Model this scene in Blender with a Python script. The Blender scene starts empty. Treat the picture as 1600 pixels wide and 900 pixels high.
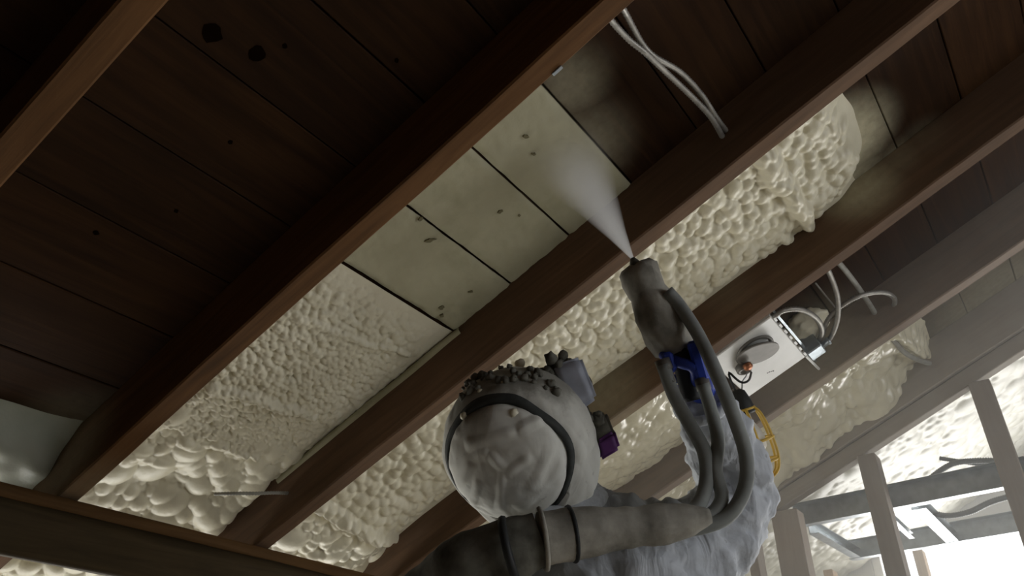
import bpy, bmesh, math, random
import numpy as np
from mathutils import Vector, Matrix, noise

random.seed(7); RNG = np.random.default_rng(7)
SC = bpy.context.scene
COL = SC.collection

# ------------------------------------------------------------------ camera
CAMH = 1.20                      # camera height above the floor
D = 1.48                         # camera to roof boards, along the roof normal
TH = math.radians(23)            # roof pitch
F = 1201.0                       # focal length in pixels of the 1600 x 900 frame
_d1 = Vector((-3650, 3000, 1201)).normalized()
_d2 = Vector((1020, 760, 1201)); _d2 = (_d2 - _d1*_d2.dot(_d1)).normalized()
_n = _d1.cross(_d2)
_u = -_n*math.cos(TH) - _d1*math.sin(TH)
_y = _d1*math.cos(TH) - _n*math.sin(TH)
def cw(v): return Vector((v.dot(_d2), v.dot(_y), v.dot(_u)))   # camera axes -> room axes
CAM = Vector((0, 0, CAMH))
AX, AY, AZ = cw(Vector((1,0,0))), cw(Vector((0,1,0))), cw(Vector((0,0,1)))
d1w, d2w, nw = cw(_d1), cw(_d2), cw(_n)

cam_data = bpy.data.cameras.new('camera'); cam = bpy.data.objects.new('camera', cam_data); COL.objects.link(cam)
cam_data.sensor_width = 36; cam_data.lens = 36*F/1600; cam_data.clip_start = .02
cm = Matrix.Identity(4)
for i in range(3):
    cm[i][0] = AX[i]; cm[i][1] = -AY[i]; cm[i][2] = -AZ[i]; cm[i][3] = CAM[i]
cam.matrix_world = cm
SC.camera = cam

# ------------------------------------------------------------------ world, lights, exposure
SC.view_settings.view_transform = 'Standard'; SC.view_settings.look = 'None'
SC.view_settings.gamma = 1; SC.view_settings.use_curve_mapping = False
SC.view_settings.exposure = 0.32
SC.cycles.volume_bounces = 1
HAZE = .13                      # density of the spray haze, per metre
W = bpy.data.worlds.new('world'); SC.world = W; W.use_nodes = True
bg = W.node_tree.nodes['Background']; bg.inputs[0].default_value = (.95, .97, 1, 1); bg.inputs[1].default_value = 1.3

def area(name, loc, target, sx, sy, power, col):
    l = bpy.data.lights.new(name, 'AREA'); l.shape = 'RECTANGLE'; l.size = sx; l.size_y = sy
    l.energy = power; l.color = col
    o = bpy.data.objects.new(name, l); COL.objects.link(o); o.location = loc
    o.rotation_euler = (Vector(target)-Vector(loc)).to_track_quat('-Z', 'Y').to_euler()
    return o
area('daylight_gable_window', (8.2, -.45, .35), (1.8, -.1, 2.3), 5.0, 2.0, 480, (1, .985, .95))
area('daylight_eave_window', (1.9, 3.3, .80), (1.9, .6, 1.9), 3.0, .8, 36, (1, .975, .90))
area('daylight_back_window', (1.9, -2.75, 1.6), (1.9, 1.0, 2.2), 2.4, 1.4, 20, (.97, .98, 1))

# ------------------------------------------------------------------ pixel helpers (frame 1600 x 900, real depth in metres)
def ray(x, y): return AX*((x-800)/F) + AY*((y-450)/F) + AZ
def P(x, y, z): return CAM + ray(x, y)*z                          # at a depth
def RP(x, y, h): r = ray(x, y); return CAM + r*((h-D)/r.dot(nw))  # at a height h below the roof boards
def XP(x, y, X): r = ray(x, y); return CAM + r*(X/r.x)            # on the vertical plane at X
def ZP(x, y, Z): r = ray(x, y); return CAM + r*((Z-CAMH)/r.z)     # on a level plane
def sth(p): q = p-CAM; return Vector((q.dot(d1w), q.dot(d2w), q.dot(nw)+D))
RM = Matrix.Identity(4)
RO = CAM - nw*D
for i in range(3):
    RM[i][0] = d1w[i]; RM[i][1] = d2w[i]; RM[i][2] = nw[i]; RM[i][3] = RO[i]
def R(s, t, h): return RO + d1w*s + d2w*t + nw*h
def roof_z(y): return CAMH + D/math.cos(TH) - y*math.tan(TH)

# ------------------------------------------------------------------ materials
def mat(name): 
    m = bpy.data.materials.new(name); m.use_nodes = True
    return m, m.node_tree, m.node_tree.nodes['Principled BSDF']
def nd(t, k, **kw):
    n = t.nodes.new(k)
    for a, b in kw.items(): setattr(n, a, b)
    return n
def ramp(t, src, stops):
    r = nd(t, 'ShaderNodeValToRGB'); e = r.color_ramp.elements
    e[0].position, e[0].color = stops[0][0], (*stops[0][1], 1); e[1].position, e[1].color = stops[-1][0], (*stops[-1][1], 1)
    for p, c in stops[1:-1]:
        x = e.new(p); x.color = (*c, 1)
    t.links.new(src, r.inputs[0]); return r.outputs[0]
def mixc(t, fac, a, b, mode='MIX'):
    m = nd(t, 'ShaderNodeMix', data_type='RGBA', blend_type=mode)
    for i, v in ((0, fac), (6, a), (7, b)):
        if hasattr(v, 'is_output'): t.links.new(v, m.inputs[i])
        else: m.inputs[i].default_value = v if i == 0 else (*v, 1)
    return m.outputs[2]
def math_(t, op, a, b=None, clamp=False):
    m = nd(t, 'ShaderNodeMath', operation=op); m.use_clamp = clamp
    for i, v in enumerate((a, b)):
        if v is None: continue
        if hasattr(v, 'is_output'): t.links.new(v, m.inputs[i])
        else: m.inputs[i].default_value = v
    return m.outputs[0]
def coords(t, scale, kind='Object', rnd=False):
    c = nd(t, 'ShaderNodeTexCoord'); mp = nd(t, 'ShaderNodeMapping'); mp.inputs['Scale'].default_value = scale
    t.links.new(c.outputs[kind], mp.inputs[0])
    if rnd:
        o = nd(t, 'ShaderNodeObjectInfo'); v = nd(t, 'ShaderNodeVectorMath', operation='SCALE')
        v.inputs[0].default_value = (13.1, 7.7, 5.3); t.links.new(o.outputs['Random'], v.inputs['Scale'])
        t.links.new(v.outputs[0], mp.inputs['Location'])
    return mp.outputs[0]
def nz(t, vec, scale, detail=4, rough=.55, dist=0):
    n = nd(t, 'ShaderNodeTexNoise'); n.inputs['Scale'].default_value = scale; n.inputs['Detail'].default_value = detail
    n.inputs['Roughness'].default_value = rough; n.inputs['Distortion'].default_value = dist
    t.links.new(vec, n.inputs['Vector']); return n.outputs[0]
def bump(t, b, h, strength, dist=.01):
    n = nd(t, 'ShaderNodeBump'); n.inputs['Strength'].default_value = strength; n.inputs['Distance'].default_value = dist
    t.links.new(h, n.inputs['Height']); t.links.new(n.outputs[0], b.inputs['Normal'])

CREAM = (.62, .575, .40)
OVERSPRAY = []      # (world point, radius, amount): mist deposited on the wood
def overspray(t, col):
    g = nd(t, 'ShaderNodeNewGeometry'); tot = None
    n2 = nz(t, coords(t, (1,1,1), 'Object'), 40, 5)
    for p, r, a in OVERSPRAY:
        d = nd(t, 'ShaderNodeVectorMath', operation='DISTANCE'); t.links.new(g.outputs['Position'], d.inputs[0]); d.inputs[1].default_value = p
        m = nd(t, 'ShaderNodeMapRange', interpolation_type='SMOOTHSTEP'); m.inputs['From Min'].default_value = r; m.inputs['From Max'].default_value = r*.15
        m.inputs['To Min'].default_value = 0; m.inputs['To Max'].default_value = a
        t.links.new(d.outputs['Value'], m.inputs['Value'])
        tot = m.outputs[0] if tot is None else math_(t, 'MAXIMUM', tot, m.outputs[0])
    k = math_(t, 'MULTIPLY', tot, math_(t, 'ADD', math_(t, 'MULTIPLY', n2, .8), .6), True)
    return mixc(t, k, col, CREAM)
def wood(name, dark, mid, light, axis, dust=0, dustc=(.30, .28, .25), spray=False, rough=.75):
    m, t, b = mat(name)
    s = [14, 14, 14]; s[axis] = .9
    v = coords(t, s, 'Object', True)
    g = nz(t, v, 2.2, 7, .62, 1.2)
    c = ramp(t, g, [(.25, dark), (.5, mid), (.75, light)])
    blot = nz(t, coords(t, (1.6, 1.6, 1.6), 'Object', True), 1.8, 4)
    c = mixc(t, math_(t, 'MULTIPLY', blot, .55), c, tuple(x*.55 for x in dark))
    oi = nd(t, 'ShaderNodeObjectInfo')
    vr = math_(t, 'ADD', math_(t, 'MULTIPLY', oi.outputs['Random'], .5), .75)
    cx = nd(t, 'ShaderNodeVectorMath', operation='SCALE'); t.links.new(c, cx.inputs[0]); t.links.new(vr, cx.inputs['Scale'])
    c = cx.outputs[0]
    if dust:
        k = math_(t, 'MULTIPLY', ramp(t, nz(t, coords(t, (3, 3, 3), 'Object', True), 2.5, 6), [(.2, (.5,)*3), (.8, (1,)*3)]), dust)
        c = mixc(t, k, c, dustc)
    if spray: c = overspray(t, c)
    t.links.new(c, b.inputs['Base Color']); b.inputs['Roughness'].default_value = rough
    b.inputs['Specular IOR Level'].default_value = .12
    bump(t, b, g, .25, .004)
    return m
def plain(name, col, rough=.6, metal=0, var=.25, scale=30, bmp=.15, spec=.4, col2=None, bd=.003):
    m, t, b = mat(name)
    n = nz(t, coords(t, (1, 1, 1), 'Object'), scale, 6)
    c = ramp(t, n, [(.3, tuple(x*(1-var) for x in (col2 or col))), (.7, col)])
    t.links.new(c, b.inputs['Base Color']); b.inputs['Roughness'].default_value = rough; b.inputs['Metallic'].default_value = metal
    b.inputs['Specular IOR Level'].default_value = spec
    if bmp: bump(t, b, n, bmp, bd)
    return m
def foam_mat(name, c1, c2, rough=.4, stain=None, spec=.5):
    m, t, b = mat(name)
    n = nz(t, coords(t, (1, 1, 1)), 5, 5); c = ramp(t, n, [(.3, c1), (.7, c2)])
    if stain:
        k = ramp(t, nz(t, coords(t, (1, 1, 1)), 3.2, 7, .65), [(.52, (0, 0, 0)), (.75, (1, 1, 1))])
        c = mixc(t, math_(t, 'MULTIPLY', k, .6), c, stain)
    t.links.new(c, b.inputs['Base Color']); b.inputs['Roughness'].default_value = rough
    b.inputs['Specular IOR Level'].default_value = spec
    bump(t, b, nz(t, coords(t, (1, 1, 1)), 120, 4), .25, .003)
    return m

def cloth_mat(name, c1, c2, dirt, amt, bs=.6, spots=()):
    m, t, b = mat(name); v = coords(t, (1, 1, 1))
    c = ramp(t, nz(t, v, 9, 5), [(.3, c2), (.7, c1)])
    k = ramp(t, nz(t, v, 6.5, 8, .68), [(.5, (0, 0, 0)), (.72, (1, 1, 1))])
    sp = ramp(t, nz(t, v, 45, 3), [(.66, (0, 0, 0)), (.72, (1, 1, 1))])
    k = math_(t, 'MULTIPLY', math_(t, 'MAXIMUM', k, sp), amt*2, True)
    c = mixc(t, k, c, dirt)
    for p, r, a in spots:
        g = nd(t, 'ShaderNodeNewGeometry'); d = nd(t, 'ShaderNodeVectorMath', operation='DISTANCE'); t.links.new(g.outputs['Position'], d.inputs[0]); d.inputs[1].default_value = p
        dd = math_(t, 'ADD', d.outputs['Value'], math_(t, 'MULTIPLY', math_(t, 'SUBTRACT', nz(t, v, 28, 6, .7), .5), r*.9))
        mr = nd(t, 'ShaderNodeMapRange', interpolation_type='SMOOTHSTEP'); mr.inputs['From Min'].default_value = r; mr.inputs['From Max'].default_value = r*.5; mr.inputs['To Max'].default_value = a
        t.links.new(dd, mr.inputs['Value']); c = mixc(t, mr.outputs[0], c, dirt)
    t.links.new(c, b.inputs['Base Color']); b.inputs['Roughness'].default_value = .75; b.inputs['Specular IOR Level'].default_value = .25
    wv = nz(t, coords(t, (22, 22, 7)), 1.0, 3, .45, 1.0); bump(t, b, wv, bs, .02)
    return m
OVERSPRAY += [(RP(890, 135, 0), .14, .3), (RP(1318, 225, 0), .21, .9), (RP(1340, 290, .02), .16, .5), (RP(1440, 225, .01), .12, .12),
              (RP(1400, 255, .01), .12, .25), (RP(1160, 480, .04), .18, .3), (RP(960, 620, .05), .24, .4), (RP(1260, 540, 0), .35, .3),
              (RP(1560, 470, 0), .5, .35), (RP(900, 240, .0), .2, .3), (RP(130, 700, .03), .25, .25)]
M = {}
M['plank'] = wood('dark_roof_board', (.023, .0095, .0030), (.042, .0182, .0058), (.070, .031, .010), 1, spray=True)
M['rafter'] = wood('brown_rafter_wood', (.064, .029, .009), (.125, .057, .018), (.185, .088, .031), 0, .12, (.14, .10, .07), spray=True)
M['rafter_mid'] = wood('greyed_rafter_wood', (.070, .036, .016), (.13, .068, .032), (.19, .105, .055), 0, .35, (.15, .12, .095), spray=True)
M['rafter_dusty'] = wood('dusty_rafter_wood', (.10, .05, .025), (.20, .11, .06), (.27, .16, .09), 0, .62, (.27, .24, .20), spray=True)
M['rafter_sprayed'] = wood('foam_dusted_rafter_wood', (.12, .08, .05), (.2, .14, .09), (.27, .2, .13), 0, .8, (.34, .32, .275))
M['beam'] = wood('dark_beam_wood', (.030, .018, .008), (.062, .040, .018), (.09, .06, .028), 0, .2, (.07, .07, .04))
M['beam_edge'] = wood('beam_edge_wood', (.09, .045, .015), (.15, .08, .028), (.2, .11, .045), 0)
M['stud'] = wood('dusty_stud_wood', (.17, .12, .08), (.27, .20, .14), (.33, .26, .19), 2, .6, (.34, .32, .29))
M['stud_new'] = wood('pale_stud_wood', (.38, .24, .13), (.52, .36, .22), (.6, .44, .28), 2, .2, (.5, .48, .44))
M['foam'] = foam_mat('cream_foam', (.67, .625, .465), (.79, .745, .58), .40)
M['foam_thin'] = foam_mat('cream_foam_skin', (.385, .36, .235), (.48, .455, .31), .55, (.24, .23, .12))
M['foam_gloss'] = foam_mat('glossy_foam', (.60, .56, .41), (.72, .68, .52), .17, spec=.8)
M['foam_far_dimmed'] = foam_mat('dimmed_far_foam', (.36, .345, .27), (.44, .425, .34), .45)  # same cream foam, colour darkened against the strong light near the window
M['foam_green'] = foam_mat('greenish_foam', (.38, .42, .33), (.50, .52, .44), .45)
M['knot'] = plain('dark_knot', (.007, .0035, .0015), .95, spec=.0)
M['stain'] = plain('green_brown_stain', (.19, .17, .09), .8, scale=60)
M['steel'] = plain('galvanised_steel', (.44, .49, .52), .38, .75, .3, 25, .1)
M['cable'] = plain('cable_armour', (.42, .40, .36), .45, .6, .3, 60, .1)
M['cable_dusty'] = plain('foam_dusted_cable', (.34, .33, .29), .7, .1, .3, 40, .2)
M['cable_dark'] = plain('dark_cable_armour', (.14, .15, .15), .5, .5, .3, 60, .1)
M['white_metal'] = plain('white_enamel', (.74, .74, .70), .4, 0, .12, 12, .05)
M['grey_metal'] = plain('grey_metal', (.20, .19, .17), .5, .4, .3, 20, .1)
M['copper'] = plain('orange_brass', (.42, .16, .07), .4, .6)
M['black'] = plain('black_rubber', (.022, .024, .024), .6, 0, .3, 50, .2)
M['strap'] = plain('grey_elastic', (.055, .060, .055), .8, 0, .4, 60, .3)
M['yellow'] = plain('yellow_plastic', (.72, .48, .09), .4, 0, .15, 20, .05)
M['bulb'] = plain('frosted_bulb', (.8, .8, .76), .3, 0, .1, 20, 0)
M['suit'] = cloth_mat('grey_white_coverall', (.58, .61, .65), (.48, .51, .55), (.16, .16, .145), .24, .6, [(P(1010, 780, 1.42), .12, .8), (P(960, 820, 1.40), .14, .6), (P(700, 850, 1.36), .14, .7)])
M['suit_old'] = plain('grey_white_coverall', (.47, .50, .54), .75, 0, .35, 7, .5, .3, (.38, .41, .45), .012)
M['hood'] = cloth_mat('dusty_white_hood', (.74, .74, .68), (.64, .635, .575), (.20, .195, .165), .15, .15, [(P(730, 610, 1.37), .085, .8), (P(800, 585, 1.37), .07, .8), (P(860, 590, 1.37), .07, .7), (P(745, 665, 1.32), .045, .4)])
M['hood_old'] = plain('dusty_white_hood', (.47, .47, .43), .7, 0, .35, 8, .35, .3, (.34, .335, .30), .008)
M['dirty'] = plain('foam_dust_grey', (.22, .215, .18), .9, 0, .5, 22, .6, .2, (.13, .125, .10), .006)
M['dirty2'] = plain('hose_dust_grey', (.46, .44, .38), .85, 0, .5, 16, .6, .2, (.30, .285, .24), .006)
M['hose'] = plain('grey_hose', (.31, .33, .315), .7, 0, .35, 18, .3, .3)
M['blue'] = plain('blue_nitrile', (.04, .085, .55), .45, 0, .4, 25, .1)
M['purple'] = plain('purple_filter', (.16, .045, .22), .6, 0, .4, 30, .1)
M['filter'] = plain('silver_blue_filter', (.54, .58, .68), .5, .1, .3, 16, .1)
M['skin'] = plain('skin', (.5, .3, .22), .6, 0, .1, 30, .05)
M['lens'] = plain('dark_lens', (.03, .035, .04), .1, 0, .1, 3, 0, .6)
M['floor'] = wood('pale_bounce_floor_boards', (.30, .24, .18), (.42, .35, .27), (.5, .43, .35), 1, .6, (.58, .55, .48))  # unseen floor, made pale to throw light up onto the rafters
M['wall'] = plain('pale_wallboard', (.46, .45, .42), .85, 0, .12, 6, .05)
M['wall_dark'] = wood('bounce_dimming_wall_boards', (.05, .03, .016), (.09, .055, .03), (.13, .08, .045), 2)  # unseen left and back walls, made dark to cut the light they bounce
M['frame'] = plain('white_window_frame', (.75, .75, .73), .5, 0, .1, 10, 0)
mg, t, b = mat('window_glass'); b.inputs['Base Color'].default_value = (1, 1, 1, 1); b.inputs['Roughness'].default_value = 0
tb = nd(t, 'ShaderNodeBsdfTransparent'); gl = nd(t, 'ShaderNodeBsdfGlossy'); gl.inputs['Roughness'].default_value = .02
mx = nd(t, 'ShaderNodeMixShader'); mx.inputs[0].default_value = .05
t.links.new(tb.outputs[0], mx.inputs[1]); t.links.new(gl.outputs[0], mx.inputs[2]); t.links.new(mx.outputs[0], t.nodes['Material Output'].inputs[0])
M['glass'] = mg

# ------------------------------------------------------------------ mesh helpers
class MB:
    def __init__(s): s.v = []; s.f = []
    def add(s, vs, fs):
        o = len(s.v); s.v += [Vector(p) for p in vs]; s.f += [[o+i for i in f] for f in fs]; return s
    def box(s, lo, hi, mtx=None, bev=0):
        bm = bmesh.new(); bmesh.ops.create_cube(bm, size=1)
        lo, hi = Vector(lo), Vector(hi); c = (lo+hi)/2; e = hi-lo
        for v in bm.verts: v.co = Vector((v.co.x*e.x, v.co.y*e.y, v.co.z*e.z))+c
        if bev: bmesh.ops.bevel(bm, geom=bm.edges[:]+bm.verts[:], offset=bev, segments=1, affect='EDGES')
        bm.verts.index_update()
        s.add([(mtx @ v.co) if mtx else v.co.copy() for v in bm.verts], [[v.index for v in f.verts] for f in bm.faces]); bm.free(); return s
    def tube(s, pts, rad, n=10, caps=True, ridged=0, pitch=.006):
        pts = [Vector(p) for p in pts]; N = len(pts)
        rad = rad if hasattr(rad, '__len__') else [rad]*N
        rings = []; up = None; L = 0
        for i, p in enumerate(pts):
            tn = (pts[min(i+1, N-1)]-pts[max(i-1, 0)]).normalized()
            if up is None: up = tn.orthogonal().normalized()
            up = (up-tn*up.dot(tn)).normalized(); bi = tn.cross(up)
            if i: L += (p-pts[i-1]).length
            r = rad[i]*(1+(ridged if (i % 2) else -ridged))
            rings.append([p+(up*math.cos(a)+bi*math.sin(a))*r for a in [2*math.pi*k/n for k in range(n)]])
        vs = [q for r in rings for q in r]; fs = []
        for i in range(N-1):
            for k in range(n): fs.append([i*n+k, i*n+(k+1) % n, (i+1)*n+(k+1) % n, (i+1)*n+k])
        if caps: fs.append(list(range(n))[::-1]); fs.append([(N-1)*n+k for k in range(n)])
        return s.add(vs, fs)
    def lathe(s, prof, c, axis, n=20):      # prof: (radius, offset along axis)
        axis = Vector(axis).normalized(); u = axis.orthogonal().normalized(); w = axis.cross(u); c = Vector(c)
        vs = [c+axis*z+(u*math.cos(2*math.pi*k/n)+w*math.sin(2*math.pi*k/n))*r for r, z in prof for k in range(n)]
        fs = [[i*n+k, i*n+(k+1) % n, (i+1)*n+(k+1) % n, (i+1)*n+k] for i in range(len(prof)-1) for k in range(n)]
        fs += [list(range(n))[::-1], [(len(prof)-1)*n+k for k in range(n)]]
        return s.add(vs, fs)
    def torus(s, c, axis, Ra, r, n=28, m=8, sx=1, sy=1, xdir=None):
        axis = Vector(axis).normalized(); u = (Vector(xdir)-axis*Vector(xdir).dot(axis)).normalized() if xdir else axis.orthogonal().normalized(); w = axis.cross(u); c = Vector(c)
        vs = []
        for i in range(n):
            a = 2*math.pi*i/n; d = u*math.cos(a)*sx+w*math.sin(a)*sy
            for k in range(m):
                q = 2*math.pi*k/m; vs.append(c+d*(Ra+r*math.cos(q))+axis*r*math.sin(q))
        fs = [[i*m+k, ((i+1) % n)*m+k, ((i+1) % n)*m+(k+1) % m, i*m+(k+1) % m] for i in range(n) for k in range(m)]
        return s.add(vs, fs)
    def blob(s, c, r, amp=.25, fr=2.0, sub=3, sc=(1, 1, 1), seed=0, mtx=None):
        bm = bmesh.new(); bmesh.ops.create_icosphere(bm, subdivisions=sub, radius=1)
        for v in bm.verts:
            q = v.co*fr+Vector((seed*3.7, seed*1.3, 0)); k = 1+amp*noise.fractal(q, 1, 2, 3)
            p = Vector((v.co.x*sc[0], v.co.y*sc[1], v.co.z*sc[2]))*k*r
            v.co = (mtx @ p if mtx else p)+Vector(c)
        bm.verts.index_update()
        s.add([v.co.copy() for v in bm.verts], [[v.index for v in f.verts] for f in bm.faces]); bm.free(); return s
    def disc(s, c, axis, r, n=14, thick=.002, irr=0, sx=1):
        axis = Vector(axis).normalized(); u = axis.orthogonal().normalized(); w = axis.cross(u); c = Vector(c)
        rr = [r*(1+irr*random.uniform(-1, 1)) for _ in range(n)]
        top = [c+axis*thick+(u*sx*math.cos(2*math.pi*k/n)+w*math.sin(2*math.pi*k/n))*rr[k] for k in range(n)]
        bot = [p-axis*thick*2 for p in top]
        return s.add(top+bot, [list(range(n)), list(range(n, 2*n))[::-1]]+[[k, n+k, n+(k+1) % n, (k+1) % n] for k in range(n)])

def rootloc(o):
    p = Vector((0, 0, 0))
    while o: p += o.location; o = o.parent
    return p
def build(name, mb, m, parent=None, smooth=False, origin=None, label=None, cat=None, group=None, kind=None, mtx=None):
    org = Vector(origin) if origin is not None else (rootloc(parent) if parent else Vector((0, 0, 0)))
    me = bpy.data.meshes.new(name); me.from_pydata([v-org for v in mb.v], [], mb.f); me.update()
    me.materials.append(M[m] if isinstance(m, str) else m)
    if smooth: me.polygons.foreach_set('use_smooth', [True]*len(me.polygons))
    o = bpy.data.objects.new(name, me); COL.objects.link(o)
    if parent: o.parent = parent
    elif origin is not None: o.location = org
    if mtx: o.matrix_world = mtx
    tag(o, label, cat, group, kind); return o
def tag(o, label=None, cat=None, group=None, kind=None):
    for k, v in (('label', label), ('category', cat), ('group', group), ('kind', kind)):
        if v: o[k] = v
    return o
def thing(name, label, cat, loc, group=None):
    o = bpy.data.objects.new(name, None); COL.objects.link(o); o.location = loc; o.empty_display_size = .1
    return tag(o, label, cat, group)
def spline(pts, step=.01):
    pts = [Vector(p) for p in pts]; out = []
    e = [pts[0]*2-pts[1]]+pts+[pts[-1]*2-pts[-2]]
    for i in range(1, len(e)-2):
        a, b, c, d = e[i-1:i+3]; n = max(2, int((c-b).length/step))
        for k in range(n):
            t = k/n
            out.append(.5*((2*b)+(c-a)*t+(2*a-5*b+4*c-d)*t*t+(3*b-a-3*c+d)*t**3))
    out.append(pts[-1]); return out

# ------------------------------------------------------------------ the setting
XMIN, XMAX, YMIN, YMAX = -1.6, 5.2, -2.6, 3.0
build('floor', MB().box((XMIN, YMIN, -.05), (XMAX, YMAX, 0)), 'floor', kind='structure')
SP = .1455*D; S0 = .0635*D                      # board pitch and one seam
smin, smax = S0-13*SP, S0+12*SP
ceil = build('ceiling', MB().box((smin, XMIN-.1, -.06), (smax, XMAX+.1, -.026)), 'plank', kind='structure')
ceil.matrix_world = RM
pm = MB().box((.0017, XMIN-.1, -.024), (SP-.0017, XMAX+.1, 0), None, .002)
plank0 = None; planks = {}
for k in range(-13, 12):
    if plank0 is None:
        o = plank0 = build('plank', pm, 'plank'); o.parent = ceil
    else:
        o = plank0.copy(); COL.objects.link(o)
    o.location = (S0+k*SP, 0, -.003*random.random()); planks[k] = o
def knot_on(px, py, r, sx=1):
    p = sth(RP(px, py, 0)); k = math.floor((p.x-S0)/SP); pl = planks[k]
    o = build('knot', MB().disc((p.x-pl.location.x, p.y, .0), (0, 0, 1), r, 12, .0012, .2, sx), 'knot'); o.parent = pl
for a in ((330, 52, .020), (402, 84, .016), (360, 222, .005), (445, 72, .005), (275, 330, .005), (150, 365, .006), (620, 95, .005)): knot_on(*a)

def wall_with_holes(name, a, b, holes, thick_axis, wm='wall'):   # a, b corners; holes in the two other axes
    mb = MB(); ax = [i for i in range(3) if i != thick_axis]; u, v = ax
    us = sorted({a[u], b[u], *[h[0] for h in holes], *[h[1] for h in holes]}); vs = sorted({a[v], b[v], *[h[2] for h in holes], *[h[3] for h in holes]})
    for i in range(len(us)-1):
        for j in range(len(vs)-1):
            cu, cv = (us[i]+us[i+1])/2, (vs[j]+vs[j+1])/2
            if any(h[0] < cu < h[1] and h[2] < cv < h[3] for h in holes): continue
            lo = list(a); hi = list(b); lo[u], hi[u], lo[v], hi[v] = us[i], us[i+1], vs[j], vs[j+1]
            mb.box(lo, hi)
    return build(name, mb, wm, kind='structure')
GW = (-2.0, 1.05, .75, 2.42); EW = (.5, 3.3, .40, 1.25); BW = (.7, 3.1, .9, 2.3)
wall_with_holes('wall_right', (XMAX, YMIN, 0), (XMAX+.1, YMAX, 3.95), [GW], 0)
wall_with_holes('wall_eave', (XMIN, YMAX, 0), (XMAX, YMAX+.1, 1.62), [EW], 1)
wall_with_holes('wall_back', (XMIN, YMIN-.1, 0), (XMAX, YMIN, 3.95), [BW], 1, 'wall_dark')
build('wall_left', MB().box((XMIN-.1, YMIN, 0), (XMIN, YMAX, 3.95)), 'wall_dark', kind='structure')
def window(name, fixed, ax, u0, u1, z0, z1, nm):
    f = MB(); w = .05
    def bx(ua, ub, za, zb, e=.035):
        if ax == 0: f.box((fixed-e, ua, za), (fixed+e, ub, zb), None, .003)
        else: f.box((ua, fixed-e, za), (ub, fixed+e, zb), None, .003)
    bx(u0, u1, z0, z0+w); bx(u0, u1, z1-w, z1); bx(u0, u0+w, z0, z1); bx(u1-w, u1, z0, z1)
    for i in range(1, nm): c = u0+(u1-u0)*i/nm; bx(c-w/2, c+w/2, z0, z1, .03)
    o = build(name, f, 'frame', kind='structure')
    for i in range(nm):
        a, b2 = u0+(u1-u0)*i/nm+.02, u0+(u1-u0)*(i+1)/nm-.02
        g = MB().box((fixed-.002, a, z0+.03), (fixed+.002, b2, z1-.03)) if ax == 0 else MB().box((a, fixed-.002, z0+.03), (b2, fixed+.002, z1-.03))
        build('pane', g, 'glass', o)
window('window_1', XMAX+.05, 0, *GW, 3); window('window_2', YMAX+.05, 1, *EW, 3); window('window_3', YMIN-.05, 1, *BW, 2)

# ------------------------------------------------------------------ rafters
HB = .115*D; HB5 = .160*D; TW = .036*D; RSP = .4035*D
TR = [(.2185+.4035*k)*D for k in range(-1, 9)]       # right hand faces; index 1 is the leftmost in view
def rafter_mesh(seed, HB=HB, lo=-2.6, hi=2.52):
    rnd = random.Random(seed); mb = MB(); N = 60; prof = [(0, 0), (0, HB-.004), (.004, HB), (TW-.004, HB), (TW, HB-.004), (TW, 0)]
    vs = []
    for i in range(N+1):
        s = lo+(hi-lo)*i/N; wob = .0025*noise.noise((s*1.7, seed*9, 0)); wb2 = .003*noise.noise((s*2.3, seed*5, 3))
        for t, h in prof: vs.append((s, t-TW+wob, h+(wb2 if h > .1 else 0)+(.0015*noise.noise((s*9, t*50, seed)) if h > .1 else 0)))
    n = len(prof); fs = [[i*n+k, i*n+k+1, (i+1)*n+k+1, (i+1)*n+k] for i in range(N) for k in range(n-1)]
    fs += [list(range(n)), list(range(N*n, N*n+n))[::-1]]
    return mb.add(vs, fs)
RL = ['bare brown roof rafter in the dark upper left corner',
      'orange-brown roof rafter with a silver nail plate, left of the cream-coated boards',
      'brown roof rafter crossing the middle, just left of the spray gun and hood',
      'brown roof rafter running past the white light fixture, behind the gun',
      'dusty grey-brown roof rafter just right of the white light fixture',
      'foam-dusted grey roof rafter resting on the wooden wall studs']
rafters = []
for i in range(6):
    o = build('rafter', rafter_mesh(i+1), 'rafter' if i < 2 else 'rafter_mid' if i < 4 else ('rafter_dusty' if i == 4 else 'rafter_sprayed'), label=RL[i], cat='rafter', group='roof rafters')
    o.matrix_world = RM @ Matrix.Translation((0, TR[i+1], .0005)); rafters.append(o)
tp = build('wall_top_plate', MB().box((-2.5, TR[6]-TW+.016, HB+.004), (2.4, TR[6]+.02, HB5), None, .003), 'rafter_sprayed', label='dusty sloping top plate nailed under the rafter above the wooden studs', cat='top plate')
tp.matrix_world = RM
def bay(i): return TR[i+1]+.001, TR[i+2]-TW-.001       # bay right of rafter i

# silver nail plate on the second rafter
p = sth(RP(862, 100, HB)); e = TR[2]
npl = MB().box((p.x-.012, e-.006, HB+.001), (p.x+.012, e+.001, HB+.004), RM, .001).box((p.x-.012, e+.0005, HB-.016), (p.x+.012, e+.003, HB+.003), RM, .001)
npl.disc(R(p.x, e+.003, HB-.007), d2w, .003, 8, .002)
build('nail_plate', npl, 'steel', label='small silver nail plate on the edge of the orange-brown rafter', cat='bracket', origin=R(p.x, e, HB))

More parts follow.
